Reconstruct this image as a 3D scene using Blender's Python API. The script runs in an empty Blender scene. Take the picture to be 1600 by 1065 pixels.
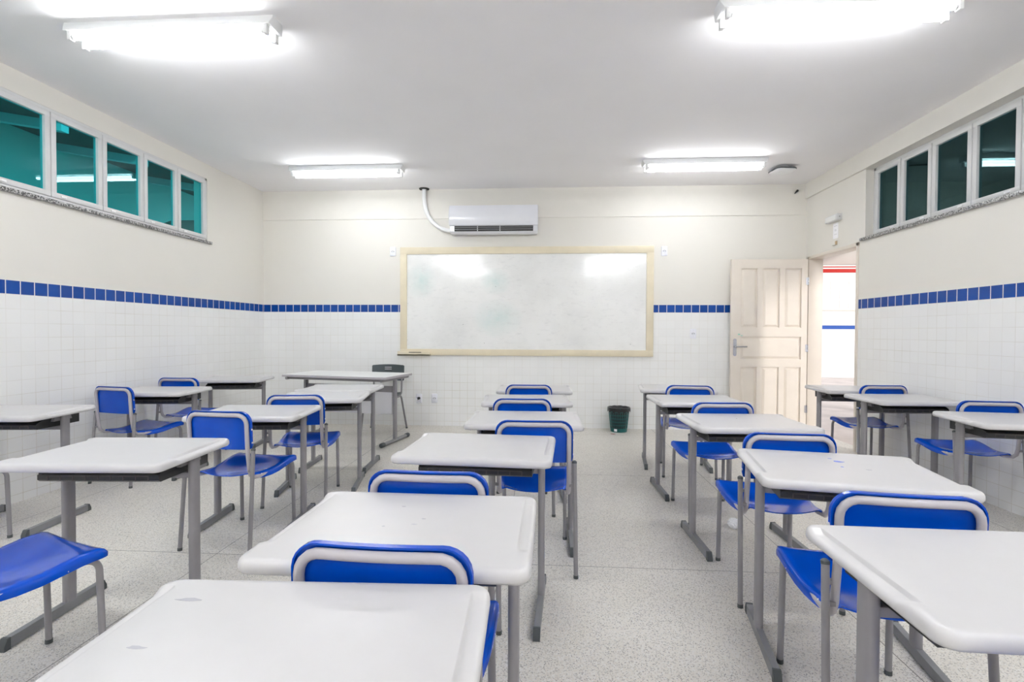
import bpy, bmesh, math, random
from mathutils import Vector, Matrix
random.seed(7)
S = bpy.context.scene
COL = S.collection

# ------------------------------------------------------------------ camera
F_PX, YAW, PITCH, ROLL, CAM_H = 800.26, -0.06625, -0.0180, 0.00418, 1.212
cy, sy, cp, sp = math.cos(YAW), math.sin(YAW), math.cos(PITCH), math.sin(PITCH)
fw = Vector((sy*cp, cy*cp, sp)); rt = Vector((cy, -sy, 0)); up = rt.cross(fw)
cr, sr = math.cos(ROLL), math.sin(ROLL)
rt2 = cr*rt + sr*up; up2 = -sr*rt + cr*up
cam = bpy.data.cameras.new('camera'); cam_o = bpy.data.objects.new('camera', cam); COL.objects.link(cam_o)
cam.sensor_fit = 'HORIZONTAL'; cam.sensor_width = 36.0; cam.lens = 36.0*F_PX/1600.0
cam.clip_start = 0.02; cam.clip_end = 200
cam_o.matrix_world = Matrix(((rt2.x, up2.x, -fw.x, 0), (rt2.y, up2.y, -fw.y, 0), (rt2.z, up2.z, -fw.z, CAM_H), (0, 0, 0, 1)))
S.camera = cam_o

# ------------------------------------------------------------------ world, sun, exposure
W = bpy.data.worlds.new('sky'); S.world = W; W.use_nodes = True
bg = W.node_tree.nodes['Background']; bg.inputs[0].default_value = (0.93, 0.96, 1.0, 1); bg.inputs[1].default_value = 1.0
sun = bpy.data.lights.new('sun', 'SUN'); sun.energy = 1.4; sun.angle = math.radians(6); sun.color = (1.0, 0.93, 0.88)
sun_o = bpy.data.objects.new('sun', sun); COL.objects.link(sun_o)
sun_o.rotation_euler = Vector((-0.75, 0.92, -0.315)).to_track_quat('-Z', 'Y').to_euler()
TUBE_STRENGTH = 46.0
S.view_settings.view_transform = 'Standard'
S.view_settings.look = 'None'
S.view_settings.exposure = 0.52
S.view_settings.gamma = 1.0
S.view_settings.use_curve_mapping = False
S.cycles.use_denoising = True
S.cycles.diffuse_bounces = 8
S.cycles.glossy_bounces = 4
S.cycles.max_bounces = 14
S.cycles.sample_clamp_indirect = 8.0
S.cycles.caustics_reflective = False

# ------------------------------------------------------------------ room measures (metres)
XL, XR, YB, YF, ZC = -3.70, 3.165, 6.50, -3.2, 3.025
BAND_TOP = 1.557

# ------------------------------------------------------------------ mesh helpers
def obj(name, bm, mat, parent=None, loc=None, smooth=40):
    me = bpy.data.meshes.new(name)
    bmesh.ops.recalc_face_normals(bm, faces=bm.faces)
    bm.to_mesh(me); bm.free()
    if mat: me.materials.append(mat)
    if smooth:
        for p in me.polygons: p.use_smooth = True
        me.set_sharp_from_angle(angle=math.radians(smooth))
    o = bpy.data.objects.new(name, me); COL.objects.link(o)
    if parent: o.parent = parent
    if loc: o.location = loc
    return o

def B(): return bmesh.new()

def box(bm, x0, x1, y0, y1, z0, z1, bev=0, seg=2):
    M = Matrix.Translation(((x0+x1)/2, (y0+y1)/2, (z0+z1)/2)) @ Matrix.Diagonal((x1-x0, y1-y0, z1-z0, 1))
    vs = bmesh.ops.create_cube(bm, size=1, matrix=M)['verts']
    if bev:
        es = list({e for v in vs for e in v.link_edges})
        bmesh.ops.bevel(bm, geom=es, offset=bev, segments=seg, profile=0.5, affect='EDGES')
    return bm

def arc(c, a, b, r, n=6):
    """points of a fillet around corner c between directions a and b (unit vectors away from c)"""
    c, a, b = Vector(c), Vector(a).normalized(), Vector(b).normalized()
    p0, p1 = c+a*r, c+b*r
    return [((1-t)**2)*p0 + 2*t*(1-t)*(c + (p0-c)*0.12 + (p1-c)*0.12) + t*t*p1 for t in [i/n for i in range(n+1)]]

def path(pts, r, n=6):
    """polyline with rounded corners"""
    pts = [Vector(p) for p in pts]; out = [pts[0]]
    for i in range(1, len(pts)-1):
        rr = r[i-1] if isinstance(r, (list, tuple)) else r
        out += arc(pts[i], pts[i-1]-pts[i], pts[i+1]-pts[i], rr, n)
    out.append(pts[-1]); return out

def tube(bm, pts, r, n=10, cap=True, flat=None):
    pts = [Vector(p) for p in pts]
    t = [(pts[min(i+1, len(pts)-1)]-pts[max(i-1, 0)]).normalized() for i in range(len(pts))]
    ref = Vector((0, 0, 1)) if abs(t[0].z) < 0.9 else Vector((1, 0, 0))
    nrm = (ref - t[0]*ref.dot(t[0])).normalized(); rings = []
    for i, p in enumerate(pts):
        nrm = (nrm - t[i]*nrm.dot(t[i])).normalized(); bn = t[i].cross(nrm)
        ri = r[i] if isinstance(r, (list, tuple)) else r
        rings.append([bm.verts.new(p + (nrm*math.cos(k*2*math.pi/n) + bn*math.sin(k*2*math.pi/n))*ri) for k in range(n)])
    for a, b in zip(rings, rings[1:]):
        for k in range(n): bm.faces.new((a[k], a[(k+1) % n], b[(k+1) % n], b[k]))
    if cap: bm.faces.new(rings[0][::-1]); bm.faces.new(rings[-1])
    return bm

def lathe(bm, prof, n=24, c=(0, 0, 0), close=False):
    rings = [[bm.verts.new((c[0]+r*math.cos(k*2*math.pi/n), c[1]+r*math.sin(k*2*math.pi/n), c[2]+z)) for k in range(n)] for r, z in prof]
    for a, b in zip(rings, rings[1:]):
        for k in range(n): bm.faces.new((a[k], a[(k+1) % n], b[(k+1) % n], b[k]))
    if close: bm.faces.new(rings[0][::-1]); bm.faces.new(rings[-1])
    return bm

def prism(bm, poly, a0, a1, axis='x'):
    """extrude a 2-D polygon; axis x: poly is (y,z); axis y: (x,z); axis z: (x,y)"""
    def P(u, v, a): return {'x': (a, u, v), 'y': (u, a, v), 'z': (u, v, a)}[axis]
    A = [bm.verts.new(P(u, v, a0)) for u, v in poly]; C = [bm.verts.new(P(u, v, a1)) for u, v in poly]
    n = len(poly)
    bm.faces.new(A); bm.faces.new(C[::-1])
    for i in range(n): bm.faces.new((A[i], A[(i+1) % n], C[(i+1) % n], C[i]))
    return bm

def rrect(hx, hy, r, nside=1, nc=6):
    """rounded rectangle outline, counter-clockwise, fixed number of points"""
    out = []
    corners = [(hx-r, hy-r, 0), (-hx+r, hy-r, 90), (-hx+r, -hy+r, 180), (hx-r, -hy+r, 270)]
    for i, (cx_, cy_, a0) in enumerate(corners):
        cpts = [(cx_+r*math.cos(math.radians(a0+90*k/nc)), cy_+r*math.sin(math.radians(a0+90*k/nc))) for k in range(nc+1)]
        out += cpts
        nx = corners[(i+1) % 4]; q = (nx[0]+r*math.cos(math.radians(nx[2])), nx[1]+r*math.sin(math.radians(nx[2])))
        p = cpts[-1]
        out += [(p[0]+(q[0]-p[0])*k/nside, p[1]+(q[1]-p[1])*k/nside) for k in range(1, nside)]
    return out

def loft(bm, rings, cap=True):
    R = [[bm.verts.new(p) for p in ring] for ring in rings]; n = len(R[0])
    for a, b in zip(R, R[1:]):
        for k in range(n): bm.faces.new((a[k], a[(k+1) % n], b[(k+1) % n], b[k]))
    if cap: bm.faces.new(R[0][::-1]); bm.faces.new(R[-1])
    return bm

def sheet(bm, P, th):
    """P[i][j] grid of points -> closed sheet of thickness th (offset along normals)"""
    m, n = len(P), len(P[0])
    def nor(i, j):
        a = Vector(P[min(i+1, m-1)][j])-Vector(P[max(i-1, 0)][j]); b = Vector(P[i][min(j+1, n-1)])-Vector(P[i][max(j-1, 0)])
        return a.cross(b).normalized()
    T = [[bm.verts.new(P[i][j]) for j in range(n)] for i in range(m)]
    U = [[bm.verts.new(Vector(P[i][j])-nor(i, j)*th) for j in range(n)] for i in range(m)]
    for i in range(m-1):
        for j in range(n-1):
            bm.faces.new((T[i][j], T[i+1][j], T[i+1][j+1], T[i][j+1]))
            bm.faces.new((U[i][j], U[i][j+1], U[i+1][j+1], U[i+1][j]))
    for i in range(m-1):
        for j in (0, n-1): bm.faces.new((T[i][j], T[i+1][j], U[i+1][j], U[i][j]))
    for j in range(n-1):
        for i in (0, m-1): bm.faces.new((T[i][j], T[i][j+1], U[i][j+1], U[i][j]))
    return bm

def tag(o, label=None, cat=None, group=None, kind=None):
    if label: o['label'] = label
    if cat: o['category'] = cat
    if group: o['group'] = group
    if kind: o['kind'] = kind
    return o

def empty(name, loc=(0, 0, 0), rz=0, label=None, cat=None, group=None, kind=None):
    o = bpy.data.objects.new(name, None); COL.objects.link(o)
    o.location = loc; o.rotation_euler = (0, 0, rz); o.empty_display_size = 0.05
    return tag(o, label, cat, group, kind)

def struct(name, bm, mat, smooth=40):
    return tag(obj(name, bm, mat, smooth=smooth), kind='structure')

def copy_tree(o, parent=None):
    c = o.copy(); COL.objects.link(c); c.parent = parent
    if parent: c.matrix_parent_inverse = o.matrix_parent_inverse.copy()
    for ch in list(o.children): copy_tree(ch, c)
    return c

# ------------------------------------------------------------------ material helpers
def pmat(name, col, rough=0.5, metal=0.0, spec=0.5, coat=0.0, var=0.03, vscale=6.0, bump=0.0, bscale=80.0):
    m = bpy.data.materials.new(name); m.use_nodes = True; nt = m.node_tree; b = nt.nodes['Principled BSDF']
    b.inputs['Base Color'].default_value = (*col, 1); b.inputs['Roughness'].default_value = rough
    b.inputs['Metallic'].default_value = metal; b.inputs['Specular IOR Level'].default_value = spec
    b.inputs['Coat Weight'].default_value = coat
    if var or bump: tc = nt.nodes.new('ShaderNodeTexCoord')
    if var:
        n = nt.nodes.new('ShaderNodeTexNoise'); n.inputs['Scale'].default_value = vscale; n.inputs['Detail'].default_value = 4
        nt.links.new(tc.outputs['Object'], n.inputs['Vector'])
        r = nt.nodes.new('ShaderNodeValToRGB')
        r.color_ramp.elements[0].position = 0.3; r.color_ramp.elements[1].position = 0.7
        r.color_ramp.elements[0].color = (*[c*(1-var) for c in col], 1); r.color_ramp.elements[1].color = (*[min(1, c*(1+var)) for c in col], 1)
        nt.links.new(n.outputs['Fac'], r.inputs[0]); nt.links.new(r.outputs[0], b.inputs['Base Color'])
    if bump:
        n2 = nt.nodes.new('ShaderNodeTexNoise'); n2.inputs['Scale'].default_value = bscale
        nt.links.new(tc.outputs['Object'], n2.inputs['Vector'])
        bp = nt.nodes.new('ShaderNodeBump'); bp.inputs['Strength'].default_value = bump; bp.inputs['Distance'].default_value = 0.002
        nt.links.new(n2.outputs['Fac'], bp.inputs['Height']); nt.links.new(bp.outputs[0], b.inputs['Normal'])
    return m

class NT:
    """tiny node writer"""
    def __init__(s, name):
        s.m = bpy.data.materials.new(name); s.m.use_nodes = True; s.t = s.m.node_tree; s.b = s.t.nodes['Principled BSDF']
        s.geo = s.t.nodes.new('ShaderNodeNewGeometry')
        sep = s.t.nodes.new('ShaderNodeSeparateXYZ'); s.t.links.new(s.geo.outputs['Position'], sep.inputs[0])
        s.x, s.y, s.z = sep.outputs
    def put(s, sock, v):
        if hasattr(v, 'links'): s.t.links.new(v, sock)
        else: sock.default_value = v
    def m_(s, op, a, b=0.0, c=0.0):
        n = s.t.nodes.new('ShaderNodeMath'); n.operation = op
        for i, v in enumerate((a, b, c)): s.put(n.inputs[i], v)
        return n.outputs[0]
    def mix(s, f, a, b):
        n = s.t.nodes.new('ShaderNodeMix'); n.data_type = 'RGBA'
        s.put(n.inputs[0], f); s.put(n.inputs[6], a if hasattr(a, 'links') else (*a, 1)); s.put(n.inputs[7], b if hasattr(b, 'links') else (*b, 1))
        return n.outputs[2]
    def noise(s, scale, detail=4, rough=0.55, vec=None):
        n = s.t.nodes.new('ShaderNodeTexNoise'); n.inputs['Scale'].default_value = scale; n.inputs['Detail'].default_value = detail
        n.inputs['Roughness'].default_value = rough
        s.t.links.new(vec or s.geo.outputs['Position'], n.inputs['Vector']); return n.outputs['Fac']
    def voro(s, scale, out='Color', feat='F1'):
        n = s.t.nodes.new('ShaderNodeTexVoronoi'); n.inputs['Scale'].default_value = scale; n.feature = feat
        s.t.links.new(s.geo.outputs['Position'], n.inputs['Vector']); return n.outputs[out]
    def ramp(s, f, stops):
        n = s.t.nodes.new('ShaderNodeValToRGB'); e = n.color_ramp.elements
        while len(e) < len(stops): e.new(0.5)
        for k, (p, c) in enumerate(stops): e[k].position = p; e[k].color = (c, c, c, 1) if not hasattr(c, '__len__') else (*c, 1)
        s.t.links.new(f, n.inputs[0]); return n.outputs[0]
    def bump(s, h, strength=0.3, dist=0.002):
        n = s.t.nodes.new('ShaderNodeBump'); n.inputs['Strength'].default_value = strength; n.inputs['Distance'].default_value = dist
        s.t.links.new(h, n.inputs['Height']); s.t.links.new(n.outputs[0], s.b.inputs['Normal'])

CREAM = (0.765, 0.745, 0.695)
def wall_mat(name, axis, off=0.0, cream=CREAM):
    n = NT(name); U = n.m_('ADD', n.x if axis == 'X' else n.y, off)
    u = n.m_('DIVIDE', U, 0.1); w = n.m_('DIVIDE', n.m_('SUBTRACT', n.z, BAND_TOP), 0.1)
    du = n.m_('ABSOLUTE', n.m_('SUBTRACT', n.m_('FRACT', u), 0.5)); dw = n.m_('ABSOLUTE', n.m_('SUBTRACT', n.m_('FRACT', w), 0.5))
    tile = n.m_('LESS_THAN', n.z, BAND_TOP)
    blue = n.m_('MULTIPLY', tile, n.m_('GREATER_THAN', n.z, BAND_TOP-0.1))
    d = n.m_('MAXIMUM', du, dw)
    grout_thin = n.m_('GREATER_THAN', d, 0.485); grout_blue = n.m_('GREATER_THAN', d, 0.468)
    # one random tone per tile
    wn = n.t.nodes.new('ShaderNodeTexWhiteNoise'); wn.noise_dimensions = '2D'
    cb = n.t.nodes.new('ShaderNodeCombineXYZ'); n.put(cb.inputs[0], n.m_('FLOOR', u)); n.put(cb.inputs[1], n.m_('FLOOR', w))
    n.t.links.new(cb.outputs[0], wn.inputs['Vector'])
    white = n.mix(wn.outputs['Value'], (0.845, 0.85, 0.845), (0.865, 0.87, 0.865))
    dirt = n.ramp(n.noise(2.2, 3), [(0.45, 0.0), (0.72, 1.0)])
    low = n.ramp(n.z, [(0.0, 1.0), (0.75, 0.0)])
    dirt = n.m_('MINIMUM', 1.0, n.m_('ADD', n.m_('MULTIPLY', dirt, 0.8), n.m_('MULTIPLY', low, n.noise(3.1, 3))))
    grout = n.mix(dirt, (0.80, 0.795, 0.775), (0.62, 0.585, 0.51))
    lower = n.mix(grout_thin, white, grout)
    bl = n.mix(wn.outputs['Value'], (0.003, 0.045, 0.25), (0.005, 0.058, 0.30))
    band = n.mix(grout_blue, bl, (0.82, 0.80, 0.75))
    t = n.mix(blue, lower, band)
    paint = n.mix(n.ramp(n.noise(1.3, 5), [(0.3, 0.0), (0.7, 1.0)]), tuple(c*0.985 for c in cream), tuple(min(1, c*1.01) for c in cream))
    n.put(n.b.inputs['Base Color'], n.mix(tile, paint, t))
    n.put(n.b.inputs['Roughness'], n.m_('ADD', n.m_('MULTIPLY', tile, -0.36), 0.52))
    n.put(n.b.inputs['Specular IOR Level'], 0.32)
    g = n.m_('MULTIPLY', tile, n.m_('SUBTRACT', 1.0, n.m_('GREATER_THAN', d, 0.478)))
    h = n.m_('ADD', n.m_('MULTIPLY', g, 0.6), n.m_('MULTIPLY', n.noise(30, 3), 0.25))
    n.bump(h, 0.25, 0.002)
    return n.m

def floor_mat():
    n = NT('terrazzo_floor')
    c1 = n.t.nodes.new('ShaderNodeSeparateColor'); n.t.links.new(n.voro(300), c1.inputs[0])
    c2 = n.t.nodes.new('ShaderNodeSeparateColor'); n.t.links.new(n.voro(210), c2.inputs[0])
    base = n.mix(n.ramp(n.noise(0.9, 5), [(0.35, 0.0), (0.68, 1.0)]), (0.74, 0.708, 0.650), (0.66, 0.62, 0.555))
    a = n.mix(n.m_('GREATER_THAN', c1.outputs[0], 0.70), base, (0.76, 0.75, 0.72))
    b_ = n.mix(n.m_('GREATER_THAN', c2.outputs[1], 0.84), a, (0.54, 0.515, 0.475))
    c = n.mix(n.m_('GREATER_THAN', c1.outputs[2], 0.95), b_, (0.30, 0.29, 0.28))
    jx = n.m_('ABSOLUTE', n.m_('SUBTRACT', n.m_('FRACT', n.m_('DIVIDE', n.m_('ADD', n.x, 1.78-0.775), 1.55)), 0.5))
    jy = n.m_('ABSOLUTE', n.m_('SUBTRACT', n.m_('FRACT', n.m_('DIVIDE', n.m_('SUBTRACT', n.y, 2.65-0.86), 1.72)), 0.5))
    j = n.m_('MAXIMUM', n.m_('LESS_THAN', jx, 0.0013), n.m_('LESS_THAN', jy, 0.0012))
    n.put(n.b.inputs['Base Color'], n.mix(j, c, (0.20, 0.19, 0.18)))
    n.put(n.b.inputs['Roughness'], n.ramp(n.noise(5, 3), [(0.3, 0.40), (0.7, 0.55)]))
    return n.m

def board_mat():
    n = NT('whiteboard_melamine')
    s1 = n.ramp(n.noise(1.6, 6, 0.62), [(0.42, 0.0), (0.75, 1.0)])
    c = n.mix(s1, (0.86, 0.865, 0.855), (0.76, 0.765, 0.755))
    def blob(cx_, cz_, rx, rz):
        dx = n.m_('DIVIDE', n.m_('SUBTRACT', n.x, cx_), rx); dz = n.m_('DIVIDE', n.m_('SUBTRACT', n.z, cz_), rz)
        r = n.m_('SQRT', n.m_('ADD', n.m_('MULTIPLY', dx, dx), n.m_('MULTIPLY', dz, dz)))
        return n.m_('MAXIMUM', n.m_('SUBTRACT', 1.0, r), 0.0)
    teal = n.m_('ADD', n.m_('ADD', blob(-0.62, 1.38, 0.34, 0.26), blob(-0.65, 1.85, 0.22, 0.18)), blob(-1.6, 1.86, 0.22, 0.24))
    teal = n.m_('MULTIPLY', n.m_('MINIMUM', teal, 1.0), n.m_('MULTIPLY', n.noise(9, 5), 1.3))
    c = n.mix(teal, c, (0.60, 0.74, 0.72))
    scr = n.t.nodes.new('ShaderNodeMapping'); n.t.links.new(n.geo.outputs['Position'], scr.inputs[0]); scr.inputs['Scale'].default_value = (3, 1, 9); scr.inputs['Rotation'].default_value = (0, 0.5, 0)
    c = n.mix(n.ramp(n.noise(3.5, 7, 0.7, scr.outputs[0]), [(0.55, 0.0), (0.78, 0.55)]), c, (0.62, 0.63, 0.63))
    spots = n.m_('LESS_THAN', n.voro(5.0, 'Distance'), 0.022)
    c = n.mix(n.m_('MULTIPLY', spots, 0.7), c, (0.12, 0.12, 0.14))
    n.put(n.b.inputs['Base Color'], c)
    n.put(n.b.inputs['Roughness'], n.ramp(n.noise(6, 4), [(0.3, 0.06), (0.7, 0.20)]))
    n.bump(n.noise(5, 4), 0.06, 0.01)
    return n.m

def granite_mat():
    n = NT('speckled_granite')
    c1 = n.t.nodes.new('ShaderNodeSeparateColor'); n.t.links.new(n.voro(110), c1.inputs[0])
    n.put(n.b.inputs['Base Color'], n.ramp(c1.outputs[0], [(0.0, 0.05), (0.35, 0.10), (0.5, 0.35), (1.0, 0.50)]))
    n.b.inputs['Roughness'].default_value = 0.3
    return n.m

def glass_mat(name, tint, refl):
    m = bpy.data.materials.new(name); m.use_nodes = True; t = m.node_tree; t.nodes.remove(t.nodes['Principled BSDF'])
    tr = t.nodes.new('ShaderNodeBsdfTransparent'); tr.inputs[0].default_value = (*tint, 1)
    gl = t.nodes.new('ShaderNodeBsdfGlossy'); gl.inputs[0].default_value = (*refl, 1); gl.inputs['Roughness'].default_value = 0.0
    fr = t.nodes.new('ShaderNodeFresnel'); fr.inputs[0].default_value = 1.55
    mx = t.nodes.new('ShaderNodeMixShader'); ge = t.nodes.new('ShaderNodeNewGeometry'); iv = t.nodes.new('ShaderNodeMath'); iv.operation = 'SUBTRACT'; iv.inputs[0].default_value = 1.0; t.links.new(ge.outputs['Backfacing'], iv.inputs[1])
    mu = t.nodes.new('ShaderNodeMath'); mu.operation = 'MULTIPLY'; t.links.new(fr.outputs[0], mu.inputs[0]); t.links.new(iv.outputs[0], mu.inputs[1]); t.links.new(mu.outputs[0], mx.inputs[0]); t.links.new(tr.outputs[0], mx.inputs[1]); t.links.new(gl.outputs[0], mx.inputs[2])
    t.links.new(mx.outputs[0], t.nodes['Material Output'].inputs[0]); return m

def emit_mat(name, col, st):
    m = bpy.data.materials.new(name); m.use_nodes = True; b = m.node_tree.nodes['Principled BSDF']
    b.inputs['Base Color'].default_value = (0.9, 0.9, 0.9, 1); b.inputs['Emission Color'].default_value = (*col, 1); b.inputs['Emission Strength'].default_value = st
    return m

M = dict(
    wall_x=wall_mat('tiled_wall_across', 'X'), wall_y=wall_mat('tiled_wall_along', 'Y', 0.02), floor=floor_mat(),
    ceiling=pmat('ceiling_paint', (0.88, 0.87, 0.885), 0.9, spec=0.2, var=0.012, vscale=2),
    cream=pmat('cream_paint', tuple(c*1.0 for c in CREAM), 0.55, var=0.015), door=pmat('door_cream_paint', (0.74, 0.68, 0.605), 0.42, var=0.02, vscale=9, bump=0.06, bscale=40),
    frame_cream=pmat('board_frame_paint', (0.74, 0.665, 0.505), 0.5, var=0.05, vscale=5),
    board=board_mat(), granite=granite_mat(),
    alu=pmat('painted_aluminium', (0.66, 0.665, 0.67), 0.4, var=0.02), gap=pmat('dark_gap', (0.02, 0.02, 0.02), 0.8, var=0),
    glass_teal=glass_mat('teal_film_glass', (0.15, 0.76, 0.79), (0.40, 0.75, 0.80)),
    glass_dark=glass_mat('dark_film_glass', (0.17, 0.31, 0.33), (0.40, 0.75, 0.78)),
    top=pmat('white_desk_plastic', (0.585, 0.58, 0.59), 0.30, var=0.012, vscale=14, bump=0.03, bscale=120),
    steel=pmat('grey_painted_steel', (0.25, 0.242, 0.258), 0.42, var=0.05, vscale=20), steel_lt=pmat('light_grey_tube', (0.45, 0.43, 0.46), 0.35, var=0.03),
    foot=pmat('grey_foot_paint', (0.22, 0.225, 0.235), 0.45, var=0.06, vscale=18), cap=pmat('charcoal_plastic', (0.065, 0.075, 0.08), 0.5, var=0.08),
    tray=pmat('black_tray_plastic', (0.022, 0.023, 0.025), 0.45, var=0.15, vscale=25), tray_in=pmat('dusty_tray_plastic', (0.085, 0.075, 0.068), 0.6, var=0.25, vscale=20),
    blue=pmat('blue_chair_plastic', (0.0, 0.058, 0.45), 0.13, spec=0.33, var=0.06, vscale=10, bump=0.03, bscale=200),
    rivet=pmat('aluminium_rivet', (0.8, 0.8, 0.8), 0.3, metal=0.8, var=0), dgrey=pmat('dark_grey_chair_plastic', (0.055, 0.072, 0.078), 0.38, var=0.06),
    lam=pmat('white_laminate', (0.82, 0.825, 0.825), 0.3, var=0.015), panel=pmat('pale_grey_panel', (0.62, 0.62, 0.65), 0.5, var=0.02),
    white=pmat('white_plastic', (0.80, 0.81, 0.87), 0.32, var=0.01), white2=pmat('white_metal', (0.85, 0.86, 0.87), 0.4, var=0.01),
    ac=pmat('white_appliance_plastic', (0.80, 0.81, 0.86), 0.16, var=0.01, coat=0.3),
    grey=pmat('mid_grey_plastic', (0.25, 0.25, 0.26), 0.5, var=0.05), chrome=pmat('chromed_steel', (0.55, 0.56, 0.6), 0.22, metal=1.0, var=0),
    tube=emit_mat('fluorescent_tube', (0.97, 0.985, 1.0), TUBE_STRENGTH*0.8), tube_dim=emit_mat('dimmed_fluorescent_tube', (0.97, 0.985, 1.0), TUBE_STRENGTH*0.5), tube_boost=emit_mat('boosted_fluorescent_tube', (0.97, 0.985, 1.0), TUBE_STRENGTH*1.4), black=pmat('black_plastic', (0.012, 0.012, 0.014), 0.4, var=0),  # far pair dimmed and pairs behind the camera boosted to even out the light
    liner=pmat('black_bin_liner', (0.01, 0.011, 0.014), 0.28, var=0, bump=0.5, bscale=40), teal=pmat('teal_bin_plastic', (0.010, 0.115, 0.115), 0.4, var=0.1),
    paper=pmat('white_paper', (0.90, 0.90, 0.93), 0.8, var=0.02), ink=pmat('blue_ink', (0.16, 0.22, 0.60), 0.6, var=0.1), smudge=pmat('graphite_smudge', (0.44, 0.44, 0.49), 0.6, var=0.03),
    leaf=pmat('rusty_leaf', (0.30, 0.07, 0.035), 0.7, var=0.2), tan=pmat('tan_stone', (0.50, 0.38, 0.24), 0.7, var=0.15),
    red=pmat('red_paint', (0.75, 0.02, 0.012), 0.5, var=0.05), wood=pmat('dark_roof_boards', (0.06, 0.045, 0.04), 0.8, var=0.4, vscale=3),
    brick=pmat('brown_roof_tile', (0.10, 0.06, 0.05), 0.8, var=0.3, vscale=8), ground=pmat('concrete_ground', (0.62, 0.55, 0.52), 0.8, var=0.12, vscale=3),
    mint=pmat('mint_paint_fleck', (0.30, 0.62, 0.50), 0.6, var=0.1),
)

# ------------------------------------------------------------------ room shell
struct('floor', box(B(), XL-0.15, XR+0.15, YF-0.15, YB+0.15, -0.12, 0.0), M['floor'])
struct('ceiling', box(B(), XL-0.15, XR+0.15, YF-0.15, YB+0.15, ZC, ZC+0.18), M['ceiling'])
struct('wall_back', box(B(), XL-0.15, XR+0.15, YB, YB+0.15, 0, ZC), M['wall_x'])
struct('wall_front', box(B(), XL-0.15, XR+0.15, YF-0.15, YF, 0, ZC), M['wall_x'])
# left wall with a window strip, right wall with a window strip and a doorway
LW0, LW1, LZ0, LZ1 = 1.38, 5.385, 2.185, 2.862
RW0, RW1, RZ0, RZ1 = 1.26, 5.34, 2.165, 2.842
DY0, DY1, DZ1 = 5.43, 6.44, 2.135
bm = B()
box(bm, XL-0.15, XL, YF, YB, 0, LZ0); box(bm, XL-0.15, XL, YF, YB, LZ1, ZC); box(bm, XL-0.15, XL, YF, LW0, LZ0, LZ1); box(bm, XL-0.15, XL, LW1, YB, LZ0, LZ1)
struct('wall_left', bm, M['wall_y'], smooth=0)
bm = B()
box(bm, XR, XR+0.15, YF, DY0, 0, RZ0); box(bm, XR, XR+0.15, DY1, YB, 0, RZ0); box(bm, XR, XR+0.15, DY0, DY1, DZ1, RZ0)
box(bm, XR, XR+0.15, YF, RW0, RZ0, RZ1); box(bm, XR, XR+0.15, RW1, YB, RZ0, RZ1); box(bm, XR, XR+0.15, YF, YB, RZ1, ZC)
struct('wall_right', bm, M['wall_y'], smooth=0)
# shallow beams that read as shadow lines under the ceiling
struct('trim_1', box(B(), XL, XR, YB-0.012, YB, 2.652, ZC), M['cream'])
struct('trim_2', box(B(), XR-0.028, XR, YF, YB-0.012, 2.842, ZC), M['cream'])

# ------------------------------------------------------------------ windows
def window(name, xw, side, y0, y1, z0, z1, bounds, glass, recess):
    """strip of sashes in the wall plane xw; side=-1 left wall, +1 right wall"""
    root = empty(name, kind='structure')
    xf = xw + side*recess                                      # room-side face of the frame
    def bx(bm_, d0, d1, *r, bev=0): a, b = xf+side*d0, xf+side*d1; box(bm_, min(a, b), max(a, b), *r, bev=bev)
    f = B()
    bx(f, -0.008, 0.05, y0, y1, z1-0.022, z1); bx(f, -0.008, 0.05, y0, y1, z0, z0+0.022)
    bx(f, -0.008, 0.05, y0, y0+0.025, z0, z1); bx(f, -0.008, 0.05, y1-0.025, y1, z0, z1)
    obj('window_frame', f, M['alu'], root)
    for a, b in zip(bounds, bounds[1:]):
        s = B(); g = 0.004; w = 0.040; a_, b_ = a+g, b-g; zz0, zz1 = z0+0.024, z1-0.024
        bx(s, -0.014, 0.03, a_, b_, zz1-w, zz1, bev=0.003); bx(s, -0.014, 0.03, a_, b_, zz0, zz0+w, bev=0.003)
        bx(s, -0.0135, 0.03, a_, a_+w, zz0+w-0.004, zz1-w+0.004, bev=0.003); bx(s, -0.0135, 0.03, b_-w, b_, zz0+w-0.004, zz1-w+0.004, bev=0.003)
        so = obj('sash', s, M['alu'], root)
        p = B(); bx(p, 0.008, 0.012, a_+w-0.004, b_-w+0.004, zz0+w-0.004, zz1-w+0.004); obj('pane', p, glass, so)
        c = B(); bx(c, -0.022, -0.012, a_+0.07, a_+0.115, zz0+0.010, zz0+0.026, bev=0.003); obj('latch', c, M['white2'], so)
    sl = B(); a, b = xw-side*0.03, xw+side*0.14
    box(sl, min(a, b), max(a, b), y0-0.02, y1+0.045, z0-0.028, z0, bev=0.004); obj('window_sill', sl, M['granite'], root)
    return root
window('window_1', XL, -1, LW0, LW1, LZ0, LZ1, [1.405, 1.845, 2.285, 2.725, 3.17, 3.615, 4.065, 4.505, 4.94, 5.36], M['glass_teal'], 0.012)
window('window_2', XR, 1, RW0, RW1, RZ0, RZ1, [1.285, 1.70, 2.11, 2.52, 2.93, 3.34, 3.75, 4.16, 4.57, 4.95, 5.315], M['glass_dark'], 0.085)

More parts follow.
